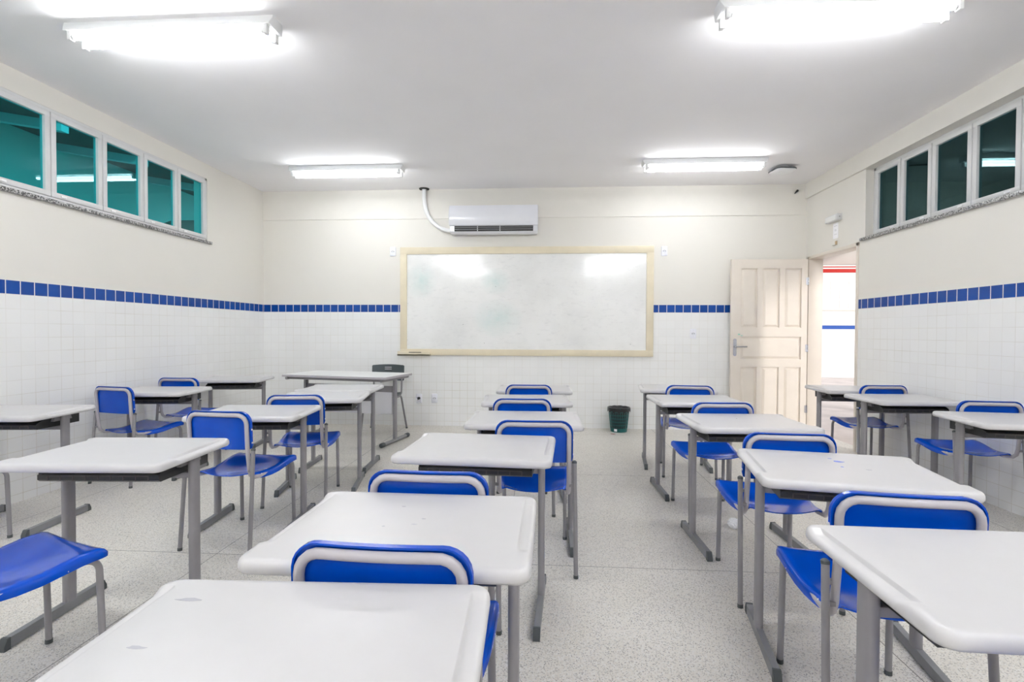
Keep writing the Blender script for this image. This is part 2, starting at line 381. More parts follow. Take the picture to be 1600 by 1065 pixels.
# ------------------------------------------------------------------ door: cream panel leaf swung back against the end wall
door = empty('door_1', (XR, DY1, 0), kind='structure')
f = B()
for (a, b, z0, z1) in ((DY0, DY0+0.035, 0, DZ1), (DY1-0.035, DY1, 0, DZ1), (DY0, DY1, DZ1-0.035, DZ1)):
    box(f, -0.012, 0.155, a-DY1, b-DY1, z0, z1, bev=0.003)
obj('door_frame', f, M['door'], door)
lx0, lx1, ly1 = 2.228-XR, 3.118-XR, 6.385-DY1; ly0 = ly1-0.036
lf = B(); ZB, ZT = 0.012, 2.095; wd = lx1-lx0
def X(t): return lx0 + wd*t
box(lf, lx0+0.004, lx1-0.004, ly0+0.017, ly1-0.004, ZB+0.004, ZT-0.004)
cols = [(0.155, 0.375), (0.435, 0.66), (0.70, 0.935)]
cols = [(0.13, 0.345), (0.415, 0.635), (0.705, 0.92)]
rows = [(1.275, 1.985), (0.10, 0.80)]
mid = (0.895, 1.165)
# stiles and rails
box(lf, lx0, X(cols[0][0]), ly0, ly1, ZB, ZT, bev=0.002); box(lf, X(cols[2][1]), lx1, ly0, ly1, ZB, ZT, bev=0.002)
for z0, z1 in ((ZB, rows[1][0]), (rows[1][1], mid[0]), (mid[1], rows[0][0]), (rows[0][1], ZT)):
    box(lf, X(cols[0][0])-0.001, X(cols[2][1])+0.001, ly0+0.0003, ly1-0.0003, z0, z1)
for i in (0, 1):
    for z0, z1 in rows: box(lf, X(cols[i][1]), X(cols[i+1][0]), ly0+0.0003, ly1-0.0003, z0-0.001, z1+0.001)
def raised(x0, x1, z0, z1):
    i0, i1 = 0.007, 0.034
    loft(lf, [[(x0+i0, ly0+0.0175, z0+i0), (x1-i0, ly0+0.0175, z0+i0), (x1-i0, ly0+0.0175, z1-i0), (x0+i0, ly0+0.0175, z1-i0)],
              [(x0+i1, ly0+0.005, z0+i1), (x1-i1, ly0+0.005, z0+i1), (x1-i1, ly0+0.005, z1-i1), (x0+i1, ly0+0.005, z1-i1)]])
for a, b in cols:
    for z0, z1 in rows: raised(X(a), X(b), z0, z1)
raised(X(cols[0][0]), X(cols[2][1]), *mid)
leaf_o = obj('door_leaf', lf, M['door'], door, smooth=0)
h = B(); hx = lx0+0.048
loft(h, [[(hx+x, ly0-0.004, 1.035+z) for x, z in rrect(0.019, 0.105, 0.018)], [(hx+x, ly0, 1.035+z) for x, z in rrect(0.019, 0.105, 0.018)]])
obj('escutcheon', h, M['chrome'], leaf_o)
h = B(); tube(h, path([(hx, ly0-0.002, 1.045), (hx, ly0-0.055, 1.045), (hx+0.125, ly0-0.05, 1.045)], 0.02), 0.009, 10); obj('door_handle', h, M['chrome'], leaf_o)
for z in (0.30, 1.03, 1.83):
    h = B(); tube(h, [(lx1+0.004, ly0-0.004, z-0.045), (lx1+0.004, ly0-0.004, z+0.045)], 0.007, 10); box(h, lx1-0.02, lx1+0.003, ly0-0.003, ly0+0.001, z-0.043, z+0.043); obj('hinge', h, M['chrome'], door)
h = B(); box(h, hx+0.035, hx+0.06, ly0-0.001, ly0+0.0006, 1.185, 1.20); box(h, hx+0.07, hx+0.09, ly0-0.001, ly0+0.0006, 1.172, 1.182); obj('paint_fleck', h, M['mint'], leaf_o)

# ------------------------------------------------------------------ whiteboard
wb = empty('whiteboard', (0, YB, 0.908), label='long whiteboard in a cream wooden frame on the end wall', cat='whiteboard')
X0, X1, Z0, Z1 = -1.871, 1.332, 0.0, 1.378
f = B(); w = 0.088
for r in ((X0, X1, Z1-w, Z1), (X0, X1, Z0, Z0+w*0.9)): box(f, r[0], r[1], -0.032, -0.001, r[2], r[3], bev=0.004)
for r in ((X0, X0+w, Z0+0.05, Z1-0.05), (X1-w, X1, Z0+0.05, Z1-0.05)): box(f, r[0], r[1], -0.0317, -0.001, r[2], r[3], bev=0.004)
obj('frame', f, M['frame_cream'], wb)
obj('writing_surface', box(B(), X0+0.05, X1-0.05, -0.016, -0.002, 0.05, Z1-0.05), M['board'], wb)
mt = obj('marker_shelf', box(box(B(), X0-0.02, X0+0.40, -0.085, -0.03, -0.004, 0.014, bev=0.003), X0-0.02, X0+0.40, -0.085, -0.07, -0.004, 0.05, bev=0.003), M['frame_cream'], wb)
obj('slot', box(B(), X0+0.13, X0+0.29, -0.0865, -0.084, 0.034, 0.042), M['gap'], mt)

# ------------------------------------------------------------------ air conditioner and its pipe
ac = empty('air_conditioner', (-0.655, YB-0.012, 2.43), label='white split air conditioner mounted above the whiteboard', cat='air conditioner')
def acprof(k=0): return [(-0.0, 0.0), (-0.10, 0.0), (-0.155, 0.03), (-0.185, 0.085), (-0.185, 0.10), (-0.0, 0.36)]
bw = 0.548
b = B(); prism(b, [(0, 0.008), (-0.085, 0.0), (-0.125, 0.010), (-0.145, 0.030), (-0.15, 0.10), (-0.15, 0.33), (-0.13, 0.352), (0, 0.356)], -bw, bw, 'x')
bmesh.ops.bevel(b, geom=[e for e in b.edges if abs(e.verts[0].co.x-e.verts[1].co.x) < 1e-6], offset=0.008, segments=2, affect='EDGES')
obj('body', b, M['ac'], ac)
p = [(-0.148, 0.345), (-0.165, 0.342), (-0.186, 0.30), (-0.194, 0.22), (-0.19, 0.13), (-0.176, 0.096), (-0.148, 0.096)]
b = B(); prism(b, p, -bw-0.006, bw+0.002, 'x')
bmesh.ops.bevel(b, geom=[e for e in b.edges if abs(e.verts[0].co.x-e.verts[1].co.x) < 1e-6], offset=0.006, segments=3, affect='EDGES')
fp = obj('front_panel', b, M['ac'], ac, smooth=50)
l = B()
x = -0.035
for wdt in (0.014, 0.012, 0.013, 0.012, 0.014): box(l, x, x+wdt*0.8, -0.1895, -0.1845, 0.128, 0.140); x += wdt
obj('logo', l, M['grey'], fp)
l = B(); box(l, 0.40, 0.455, -0.1888, -0.1845, 0.124, 0.128); obj('small_marking', l, M['panel'], fp)
obj('air_outlet', box(B(), -0.49, 0.49, -0.1505, -0.10, 0.028, 0.092), M['black'], ac)
for z in (0.050, 0.074):
    v = B(); box(v, -0.485, 0.485, -0.160, -0.148, z-0.003, z+0.004, bev=0.001); obj('vane', v, M['grey'], ac)
for xx in (-0.2, 0.08):
    v = B(); box(v, xx-0.005, xx+0.005, -0.158, -0.148, 0.03, 0.09); obj('divider', v, M['panel'], ac)
pp = empty('drain_pipe', (-1.555, YB-0.045, ZC), label='white flexible pipe bending from the ceiling down to the air conditioner', cat='pipe')
pts = [(0, 0, 0.0), (0.0, 0, -0.12), (0.008, 0, -0.20), (0.025, 0, -0.28), (0.058, 0, -0.355), (0.105, 0, -0.42), (0.165, 0, -0.475), (0.235, 0, -0.515), (0.30, 0, -0.532), (0.345, 0, -0.535)]
obj('conduit', tube(B(), pts, 0.026, 14), M['white2'], pp)
obj('hole_collar', lathe(B(), [(0.03, 0), (0.066, 0), (0.062, -0.012), (0.03, -0.012)], 20), M['gap'], pp)

# ------------------------------------------------------------------ ceiling lamps
def make_lamp(tm='tube'):
    r = empty('ceiling_lamp', (0, 0, ZC), cat='lamp', group='twin tube lamps on the ceiling')
    b = B(); L = 0.64
    ring = lambda z, hx_, hy_: [(x, y, z) for x, y in rrect(hx_, hy_, 0.006, nc=2)]
    loft(b, [ring(0, L, 0.055), ring(-0.012, L, 0.058), ring(-0.050, L-0.012, 0.076), ring(-0.056, L-0.012, 0.074), ring(-0.056, L-0.016, 0.04)])
    obj('housing', b, M['white2'], r)
    for y in (-0.050, 0.050):
        t = obj('tube', tube(B(), [(-0.575, y, -0.086), (0.575, y, -0.086)], 0.0145, 12), M[tm], r)
        for x in (-0.598, 0.598):
            s = B(); box(s, x-0.012, x+0.012, y-0.017, y+0.017, -0.106, -0.052, bev=0.004)
            tube(s, [(x-0.026 if x > 0 else x+0.026, y, -0.086), (x, y, -0.086)], 0.0148, 12); obj('socket', s, M['white2'], r)
    return r
lamps = [make_lamp(k) for k in ('tube', 'tube_dim', 'tube_boost')]
for i, (x, y, lb) in enumerate([
        (-2.215, 2.93, 'twin tube lamp on the ceiling at the upper left, nearest the camera'),
        (1.575, 2.94, 'twin tube lamp on the ceiling at the upper right, nearest the camera'),
        (-2.205, 5.56, 'smaller looking twin tube lamp far left, near the end wall'),
        (1.645, 5.54, 'far twin tube lamp beside the flat ceiling disc near the door'),
        (-2.17, 0.42, 'twin tube lamp behind the camera on the left side'),
        (1.60, 0.42, 'twin tube lamp behind the camera on the right side'),
        (-2.17, -2.05, 'added unseen twin tube lamp at the rear left, evening the light'), (1.60, -2.05, 'added unseen twin tube lamp at the rear right, evening the light')]):  # rearmost pair is added, unseen, to fill the room from behind
    o = lamps[i//2] if i in (0, 2, 4) else copy_tree(lamps[min(i//2, 2)])
    o.location = (x, y, ZC); o['label'] = lb

# ------------------------------------------------------------------ small things on walls and ceiling
wf = empty('wireless_router', (2.575, 5.83, ZC), math.radians(8), label='flat white square router with dark rim on the ceiling by the door', cat='router')
ring = lambda z, s: [(x, y, z) for x, y in rrect(s, s, s*0.35)]
obj('mount', loft(B(), [ring(0, 0.05), ring(-0.022, 0.05)]), M['white2'], wf)
obj('rim', loft(B(), [ring(-0.020, 0.098), ring(-0.032, 0.112), ring(-0.040, 0.110)]), M['cap'], wf)
obj('cover', loft(B(), [ring(-0.036, 0.105), ring(-0.044, 0.107), ring(-0.056, 0.09), ring(-0.060, 0.06)]), M['white2'], wf)

def outlet(x, z, lb, black_plug=False):
    r = empty('wall_outlet', (x, YB, z), label=lb, cat='outlet', group='white outlet plates on the end wall')
    b = B(); g = lambda y, s: [(s*a, y, s*c) for a, c in rrect(0.037, 0.060, 0.010)]
    loft(b, [g(0, 1), g(-0.006, 1), g(-0.010, 0.9)]); obj('plate', b, M['white'], r)
    b = B(); g2 = lambda y: [(a, y, c) for a, c in ((-0.018, -0.006), (-0.010, -0.011), (0.010, -0.011), (0.018, -0.006), (0.018, 0.006), (0.010, 0.010), (-0.010, 0.010), (-0.018, 0.006))]
    loft(b, [g2(-0.009), g2(-0.0107)]); so = obj('socket', b, M['grey'], r)
    b = B(); g3 = lambda y: [(a*0.72, y, c*0.6-0.002) for a, c in ((-0.018, -0.006), (-0.010, -0.011), (0.010, -0.011), (0.018, -0.006), (0.018, 0.006), (0.010, 0.010), (-0.010, 0.010), (-0.018, 0.006))]
    loft(b, [g3(-0.0105), g3(-0.0125)]); obj('socket_insert', b, M['white'], so)
    for zz in (0.036, -0.036):
        b = B(); lathe(b, [(0.0001, 0), (0.003, 0), (0.003, 0.002), (0.0001, 0.002)], 8); s = obj('screw', b, M['panel'], r, (0, -0.009, zz)); s.rotation_euler = (math.pi/2, 0, 0)
    return r
outlet(-1.972, 2.236, 'white outlet plate high on the wall just left of the whiteboard')
outlet(1.462, 2.223, 'white outlet plate high on the wall just right of the whiteboard')
outlet(1.823, 1.198, 'white outlet plate on the tiles beside the open door')
outlet(-1.628, 0.349, 'low white outlet plate with a black plug in it, right of the grey chair')
outlet(-1.427, 0.352, 'empty low white outlet plate, right of the one holding a plug')
pl = empty('plug', (-1.632, YB-0.011, 0.352), label='small black plug pushed into the low outlet', cat='plug')
obj('plug_body', tube(B(), [(0.012, 0, 0.004), (0.004, -0.018, 0.002), (-0.012, -0.04, -0.003)], [0.013, 0.019, 0.013], 10), M['black'], pl)
obj('plug_tip', tube(B(), [(-0.012, -0.04, -0.003), (-0.016, -0.05, -0.005)], [0.011, 0.007], 10), M['white'], pl)

el = empty('emergency_light', (XR, 5.86, 2.465), label='small grey box light high on the wall above the doorway', cat='lamp')
obj('case', box(B(), -0.055, 0, -0.12, 0.12, -0.035, 0.035, bev=0.006), M['alu'], el)
obj('lens', box(B(), -0.0565, -0.05, -0.09, 0.11, -0.026, 0.026, bev=0.002), M['lam'], el)
obj('indicator', lathe(B(), [(0.0001, 0), (0.006, 0), (0.006, 0.003), (0.0001, 0.003)], 10, (0, 0, 0)), M['grey'], el, (-0.03, -0.122, 0)).rotation_euler = (math.pi/2, 0, 0)
nt_ = empty('notice', (XR, 5.86, 2.335), label='small paper notice taped under the box light over the doorway', cat='notice')
obj('sheet', box(B(), -0.003, 0, -0.048, 0.048, -0.086, 0.082), M['paper'], nt_)
nl = B()
for z, a, b_ in ((0.05, -0.03, 0.03), (0.01, -0.015, 0.018), (-0.002, -0.02, 0.012), (-0.04, -0.03, 0.025)): box(nl, -0.0036, -0.0028, a, b_, z-0.003, z+0.003)
obj('print', nl, M['panel'], nt_)
sw = empty('bracket', (XR, 5.86, 2.20), label='small cream bracket with a brown edge just above the door frame', cat='bracket')
obj('base', box(B(), -0.02, 0, -0.035, 0.035, -0.025, 0.025, bev=0.004), M['cream'], sw); obj('edge', box(B(), -0.024, -0.004, -0.04, -0.03, -0.022, 0.015), M['tan'], sw)
cb = empty('cable_stub', (3.035, YB-0.012, 2.935), label='short black cable end poking from the wall in the upper right corner', cat='cable')
obj('stub', tube(B(), [(0.012, 0, 0.010), (0.004, -0.02, 0.004), (-0.014, -0.03, -0.012), (-0.035, -0.028, -0.035)], [0.013, 0.014, 0.010, 0.003], 8), M['black'], cb)

# ------------------------------------------------------------------ student desk
DW, DD, DT = 0.328, 0.252, 0.710
def sstep(a, b, t):
    t = max(0.0, min(1.0, (t-a)/(b-a))); return t*t*(3-2*t)
def make_desk():
    root = empty('student_desk', cat='desk', group='white school desks in rows')
    rings = []
    for ins, z, sc in ((0.014, -0.034, 0), (0.004, -0.031, 0), (0.0, -0.024, 0), (0.0, -0.015, 0.5), (0.0022, -0.007, 0.85), (0.007, -0.002, 1), (0.013, 0, 1), (0.022, 0, 1), (0.031, 0, 1), (0.033, 0, 0.9), (0.0355, 0, 0.08), (0.038, 0, 0), (0.08, 0, 0)):
        pts = rrect(DW-ins, DD-ins, max(0.036-ins, 0.004), nside=28, nc=6); ring = []
        for x, y in pts:
            wgt = sstep(-0.15, -0.125, y)*(1-sstep(0.195, 0.218, y))*(1 if abs(x) > DW-0.05 else 0)
            ring.append((x, y, DT+z-0.010*sc*wgt))
        rings.append(ring)
    obj('tabletop', loft(B(), rings), M['top'], root, smooth=60)
    # book tray
    b = B()
    prof = [(-0.126, 0.636), (0.19, 0.636), (0.195, 0.672), (0.20, 0.672), (0.20, 0.606), (-0.116, 0.608), (-0.126, 0.616)]
    prism(b, prof, -0.242, 0.242, 'x')
    for sx in (-1, 1): prism(b, [(-0.12, 0.63), (0.20, 0.63), (0.20, 0.676), (-0.04, 0.676), (-0.12, 0.642)], sx*0.239-0.003, sx*0.239+0.003, 'x')
    tr = obj('book_tray', b, M['tray'], root)
    obj('tray_floor', box(B(), -0.2355, 0.2355, -0.124, 0.188, 0.6355, 0.6375), M['tray_in'], tr)
    b = B()
    for i in range(9): x = -0.2+0.05*i; box(b, x-0.0015, x+0.0015, -0.1275, -0.118, 0.614, 0.635)
    box(b, -0.201, 0.201, -0.1262, -0.120, 0.630, 0.6348); obj('ribbed_lip', b, M['tray_in'], tr)
    obj('crossbar', box(B(), -0.268, 0.268, 0.035, 0.065, 0.580, 0.604, bev=0.003), M['steel'], root)
    for sx in (-1, 1):
        x = sx*0.272
        b = B(); loft(b, [[(x+u, 0.05+v, z) for u, v in rrect(0.0145, 0.028, 0.0135)] for z in (0.040, 0.679)])
        prism(b, [(-0.02, 0.64), (0.12, 0.64), (0.11, 0.668), (-0.01, 0.668)], x-sx*0.03, x-sx*0.012, 'x')
        lg = obj('leg', b, M['steel'], root)
        b = B(); prism(b, [(-0.225, 0.004), (0.212, 0.004), (0.212, 0.044), (-0.225, 0.044)], x-0.0125, x+0.0125, 'x'); obj('foot_bar', b, M['foot'], lg)
        for y0, d in ((-0.224, -1), (0.211, 1)):
            b = B(); prism(b, [(y0, 0.0), (y0, 0.0455), (y0+d*0.012, 0.0455), (y0+d*0.026, 0.018), (y0+d*0.026, 0.0)], x-0.0138, x+0.0138, 'x'); obj('end_cap', b, M['cap'], lg)
    return root

# ------------------------------------------------------------------ student chair
def make_chair():
    root = empty('student_chair', cat='chair', group='blue plastic school chairs')
    # seat: dished sheet with turned-down sides and a waterfall front
    ys = [(-0.178, 0), (-0.172, 0), (-0.155, 0), (-0.12, 0), (-0.08, 0), (-0.03, 0), (0.03, 0), (0.09, 0), (0.14, 0), (0.175, 0), (0.198, 0.002), (0.212, 0.007), (0.220, 0.016), (0.222, 0.030)]
    cols_ = [(-1, 0, 0.030), (-1, 0, 0.016), (-1, 0.003, 0.006), (-1, 0.010, 0.001)] + [(t, None, 0) for t in (-0.9, -0.75, -0.55, -0.3, 0, 0.3, 0.55, 0.75, 0.9)] + [(1, 0.010, 0.001), (1, 0.003, 0.006), (1, 0, 0.016), (1, 0, 0.030)]
    P = []
    for y, drop in ys:
        hw = 0.172 + 0.024*sstep(-0.18, 0.12, y)
        if y < -0.13: hw -= 0.03*(1-math.sqrt(max(0, 1-((-0.13-y)/0.05)**2)))
        if y > 0.19: hw -= 0.016*(1-math.sqrt(max(0, 1-((y-0.19)/0.033)**2)))
        row = []
        zp = 0.405 + 0.029*sstep(-0.03, 0.185, y) + 0.010*sstep(-0.05, -0.18, y)
        fade = 1-0.85*sstep(-0.135, -0.172, -abs(y)) if y < 0 else 1
        for t, ins, d in cols_:
            d = d*fade
            x = (hw-0.010)*t if ins is None else t*(hw-ins)
            dish = -0.017*(1-min(1, abs(x)/(hw-0.01))**2)*(1-0.6*sstep(0.08, 0.2, y))
            yy = y - (0.012*(1-(x/hw)**2) if y < -0.15 else 0)
            row.append((x, yy, zp+dish-max(d, drop) if drop else zp+dish-d))
        P.append(row)
    b = B(); sheet(b, P, 0.005)
    seat = obj('seat', b, M['blue'], root, smooth=60)
    for sx in (-1, 1):
        for y in (-0.11, 0.10):
            hw = 0.172 + 0.024*sstep(-0.18, 0.12, y)
            b = B(); bmesh.ops.create_uvsphere(b, u_segments=8, v_segments=6, radius=0.005); obj('rivet', b, M['rivet'], seat, (sx*(hw+0.0005), y, 0.400))
    # backrest: curved panel with a returned rim, concave to the sitter
    HW, ZB_, ZT_ = 0.194, 0.560, 0.772
    def yb(x, z): return -0.206 - 0.014*(1-(x/HW)**2) - 0.055*(z-ZB_)
    zs = [ZB_+0.000, ZB_+0.008, ZB_+0.025, ZB_+0.06, ZB_+0.10, ZB_+0.135, ZB_+0.155, ZB_+0.172, ZB_+0.186, ZB_+0.197, ZB_+0.205, ZB_+0.2105, ZT_]
    def hwz(z):
        h = HW; r1 = 0.062; r0 = 0.022
        if z > ZT_-r1: h -= r1-math.sqrt(max(0, r1*r1-(z-(ZT_-r1))**2))
        if z < ZB_+r0: h -= r0-math.sqrt(max(0, r0*r0-((ZB_+r0)-z)**2))
        return h
    ts = [-1, -0.94, -0.85, -0.7, -0.5, -0.25, 0, 0.25, 0.5, 0.7, 0.85, 0.94, 1]
    b = B(); sheet(b, [[(t*hwz(z), yb(t*hwz(z), z), z) for t in ts] for z in zs], 0.005)
    # rim strip round sides and top
    out = [(-hwz(z), z) for z in zs[2:]] + [(t*hwz(ZT_), ZT_) for t in ts[1:-1]] + [(hwz(z), z) for z in zs[:1:-1]]
    rows_ = [[(x, yb(x, z)+0.002, z) for x, z in out], [(x, yb(x, z)-0.008, z) for x, z in out], [(x, yb(x, z)-0.014, z) for x, z in out]]
    sheet(b, rows_, 0.0045)
    back = obj('backrest', b, M['blue'], root, smooth=50)
    for sx in (-1, 1):
        for z in (0.60, 0.672):
            b = B(); bmesh.ops.create_uvsphere(b, u_segments=8, v_segments=6, radius=0.005); obj('rivet', b, M['rivet'], back, (sx*(HW+0.001), yb(sx*HW, z)-0.006, z))
    # inverted-U tube behind the backrest, running down and forward under the seat
    rT = 0.0118; inset = 0.020
    pts = []
    def tp(x, z): return Vector((x, yb(x, z)-0.0165, z))
    xs_, zt_ = HW-inset, ZT_-inset
    left = [Vector((-0.172, 0.06, 0.398)), Vector((-0.172, -0.12, 0.392))]
    down = [Vector((-0.174, -0.175, 0.398)), Vector((-0.1745, -0.200, 0.418)), Vector((-0.175, -0.212, 0.45))]
    side = [tp(-xs_, z) for z in (0.56, 0.62, 0.67)]
    corner = [tp(-xs_+0.05*(1-math.cos(a)), zt_-0.05+0.05*math.sin(a)) for a in [math.radians(q) for q in (0, 20, 40, 60, 80)]]
    top_ = [tp(x, zt_) for x in (-0.11, -0.07, -0.035, 0.0)]
    half = left+down+side+corner+top_
    full = half + [Vector((-p_.x, p_.y, p_.z)) for p_ in half[-2::-1]]
    obj('back_frame', tube(B(), full, rT, 10), M['steel_lt'], root)
    for sx in (-1, 1):
        b = B(); x = sx*0.178
        tube(b, path([(sx*0.176, 0.02, 0.396), (sx*0.176, 0.202, 0.406), (sx*0.179, 0.212, 0.012)], 0.045), 0.0112, 10)
        lg = obj('leg', b, M['steel'], root)
        obj('rubber_foot', tube(B(), [(sx*0.179, 0.212, 0.0), (sx*0.179, 0.212, 0.016)], 0.0125, 10), M['cap'], lg)
        b = B(); t0, t1 = Vector((sx*0.2025, -0.218, 0.560)), Vector((sx*0.210, -0.262, 0.012)); tube(b, [t0, t1], 0.0112, 10)
        box(b, min(sx*0.176, sx*0.203), max(sx*0.176, sx*0.203), -0.226, -0.208, 0.44, 0.452); box(b, min(sx*0.176, sx*0.203), max(sx*0.176, sx*0.203), -0.222, -0.205, 0.50, 0.512)
        lg = obj('leg', b, M['steel'], root)
        obj('leg_cap', tube(B(), [(sx*0.2025, -0.2182, 0.557), (sx*0.2025, -0.2165, 0.566), (sx*0.2025, -0.2165, 0.571)], [0.0125, 0.0122, 0.006], 10), M['cap'], lg)
        obj('rubber_foot', tube(B(), [(sx*0.210, -0.2617, 0.016), (sx*0.210, -0.2626, 0.0)], 0.0125, 10), M['cap'], lg)
    return root

DESKS = [   # x, y, turn, label
    (-0.425, 0.749, 0.036, 'white school desk nearest the camera, cut by the bottom edge of the picture'),
    (-0.355, 1.316, -0.010, 'white school desk second from the camera in the middle row'),
    (-0.290, 2.249, -0.052, 'white school desk third in the middle row, black tray facing the camera'),
    (-0.122, 2.998, 0.004, 'white school desk fourth in the middle row, its right side behind a chair back'),
    (-0.145, 3.853, 0.056, 'white school desk fifth in the middle row, second from the whiteboard'),
    (-0.100, 4.603, 0.010, 'white school desk at the far end of the middle row, nearest the whiteboard'),
    (0.999, 1.1385, -0.019, 'white school desk cut by the right edge, in the lower right corner'),
    (1.1125, 1.993, -0.174, 'white school desk with blue ink spots on its top, in the right aisle row'),
    (1.138, 3.012, 0.030, 'white school desk just beyond the ink spotted one'),
    (1.141, 3.971, 0.026, 'white school desk fourth from the camera in the right aisle row'),
    (1.190, 4.773, -0.132, 'white school desk at the far end of the right aisle row, before the open door'),
    (2.800, 3.222, -0.120, 'white school desk by the right wall, cut by the right edge'),
    (2.800, 4.193, 0.020, 'middle one of three white school desks along the right wall'),
    (2.812, 4.878, -0.062, 'white school desk standing in front of the doorway'),
    (-1.780, 2.036, 0.064, 'large looking white school desk at the left, black tray edge showing below'),
    (-1.820, 3.112, 0.100, 'white school desk beyond the large left one, a chair back overlapping its corner'),
    (-1.739, 3.885, 0.200, 'white school desk overlapping the front of the one before the teacher table'),
    (-1.829, 4.473, 0.069, 'white school desk just before the long teacher table'),
    (-3.316, 2.976, 0.103, 'white school desk by the left wall, cut by the left edge'),
    (-3.283, 4.133, 0.100, 'middle one of three white school desks along the left wall'),
    (-3.310, 5.255, 0.180, 'white school desk at the far end of the left wall, near the corner'),
]
desk0 = make_desk(); desks = []
for i, (x, y, t, lb) in enumerate(DESKS):
    o = desk0 if i == 0 else copy_tree(desk0)
    o.location = (x, y, 0); o.rotation_euler = (0, 0, t); o['label'] = lb; desks.append(o)
def top_of(o): return [c for c in o.children if c.name.startswith('tabletop')][0]
def mark(o, name, spots, mat):
    b = B()
    for x, y, r, s in spots:
        n = 9; ph = random.random()*6
        ring = lambda z, k: [(x+k*r*s*(1+0.3*math.sin(3*a+ph))*math.cos(a), y+k*r*(1+0.3*math.cos(2*a+ph))*math.sin(a), z) for a in [q*2*math.pi/n for q in range(n)]]
        loft(b, [ring(DT-0.0005, 1), ring(DT+0.0004, 0.95)])
    obj(name, b, mat, top_of(o))
for sp in ((0.015, 0.085, 0.012, 1.6), (0.0, 0.13, 0.006, 1.2), (0.0, 0.00, 0.006, 1.0)): mark(desks[7], 'ink_spot', [sp], M['ink'])
mark(desks[7], 'smudge', [(0.08, -0.025, 0.006, 1.6)], M['smudge'])
for sp in ((-0.23, 0.165, 0.005, 5.0), (-0.22, 0.02, 0.004, 4.0)): mark(desks[0], 'smudge', [sp], M['smudge'])
for sp in ((0.03, 0.03, 0.004, 1.5), (-0.06, -0.03, 0.003, 1.5), (-0.05, 0.12, 0.003, 2), (0.015, -0.01, 0.002, 4)): mark(desks[1], 'smudge', [sp], M['smudge'])
mark(desks[8], 'speck', [(-0.02, 0.06, 0.004, 1.0)], M['grey'])

CHAIRS = [
    (-0.3345, 1.262, -0.028, 'blue chair between the two nearest middle row desks, only its back top showing'),
    (-0.366, 1.818, -0.022, 'blue chair behind the third middle row desk, its top showing over the second desk'),
    (-0.060, 2.775, 0.013, 'blue chair right of the third middle row desk, most of its back visible'),
    (-0.165, 3.604, 0.046, 'blue chair tucked at the fifth middle row desk'),
    (-0.148, 4.495, 0.030, 'farthest blue chair of the middle row, nearest the whiteboard'),
    (1.020, 1.694, -0.109, 'blue chair at the ink spotted desk, whole left side visible in front'),
    (1.087, 2.552, -0.058, 'blue chair with a crumpled paper ball beside its leg'),
    (1.108, 3.54, 0.047, 'blue chair at the fourth desk of the right aisle row'),
    (1.224, 4.580, -0.107, 'farthest blue chair of the right aisle row, before the open door'),
    (2.930, 3.778, -0.081, 'blue chair by the right wall, cut by the right edge'),
    (2.862, 4.770, 0.014, 'blue chair at the desk in front of the doorway'),
    (-3.330, 4.008, -0.200, 'blue chair by the left wall seen half from the side, near the wide aisle'),
    (-3.420, 4.775, 0.011, 'farthest blue chair along the left wall'),
    (-1.776, 2.918, -0.079, 'blue chair with its whole back and seat visible, left of the middle row'),
    (-1.758, 3.645, 0.156, 'blue chair half hidden by a desk, nearest the teacher table'),
    (-1.820, 1.580, -0.350, 'blue chair seat in the lower left corner, cut by the left edge'),
    (-3.300, 2.560, -0.020, 'blue chair at the left edge, only a sliver of seat showing'),
    (0.985, 0.930, -0.150, 'blue chair at the bottom right, only a sliver of seat showing'),
]
chair0 = make_chair()
for i, (x, y, t, lb) in enumerate(CHAIRS):
    o = chair0 if i == 0 else copy_tree(chair0)
    o.location = (x, y, 0); o.rotation_euler = (0, 0, t); o['label'] = lb

# ------------------------------------------------------------------ teacher table and chair
tt = empty('teacher_table', (-2.20, 5.58, 0), -0.20, label='long teacher table with grey edges and a pale front panel', cat='table')
b = B(); hx, hy = 0.63, 0.315
loft(b, [[(x, y, z) for x, y in rrect(hx-i, hy-i, 0.02)] for i, z in ((0.0, 0.713), (0.0, 0.733), (0.003, 0.736))]); obj('tabletop', b, M['steel_lt'], tt)
obj('laminate', loft(B(), [[(x, y, z) for x, y in rrect(hx-0.006, hy-0.006, 0.018)] for z in (0.734, 0.7375)]), M['lam'], tt)
b = B()
box(b, -0.59, 0.59, -0.275, -0.245, 0.685, 0.714, bev=0.004); box(b, -0.59, 0.59, 0.245, 0.275, 0.685, 0.714, bev=0.004)
for sx in (-1, 1): tube(b, [(sx*0.575, -0.30, 0.697), (sx*0.575, 0.30, 0.697)], 0.016, 10)
obj('top_frame', b, M['steel'], tt)
for sx in (-1, 1):
    b = B(); loft(b, [[(sx*0.565+u, 0.02+v, z) for u, v in rrect(0.017, 0.030, 0.015)] for z in (0.03, 0.69)]); lg = obj('leg', b, M['steel'], tt)
    obj('foot_bar', tube(B(), [(sx*0.565, -0.24, 0.022), (sx*0.565, 0.28, 0.022)], 0.020, 12), M['foot'], lg)
    for y0, y1 in ((-0.29, -0.225), (0.265, 0.33)): obj('end_cap', tube(B(), [(sx*0.565, y0, 0.024), (sx*0.565, y0+0.01*(1 if y1 > 0 else 1), 0.024), (sx*0.565, y1, 0.024)], [0.018, 0.024, 0.024], 12), M['cap'], lg)
obj('crossbar', box(B(), -0.55, 0.55, 0.005, 0.035, 0.545, 0.612, bev=0.003), M['steel'], tt)
obj('front_panel', box(B(), -0.535, 0.535, 0.010, 0.026, 0.30, 0.548, bev=0.002), M['panel'], tt)

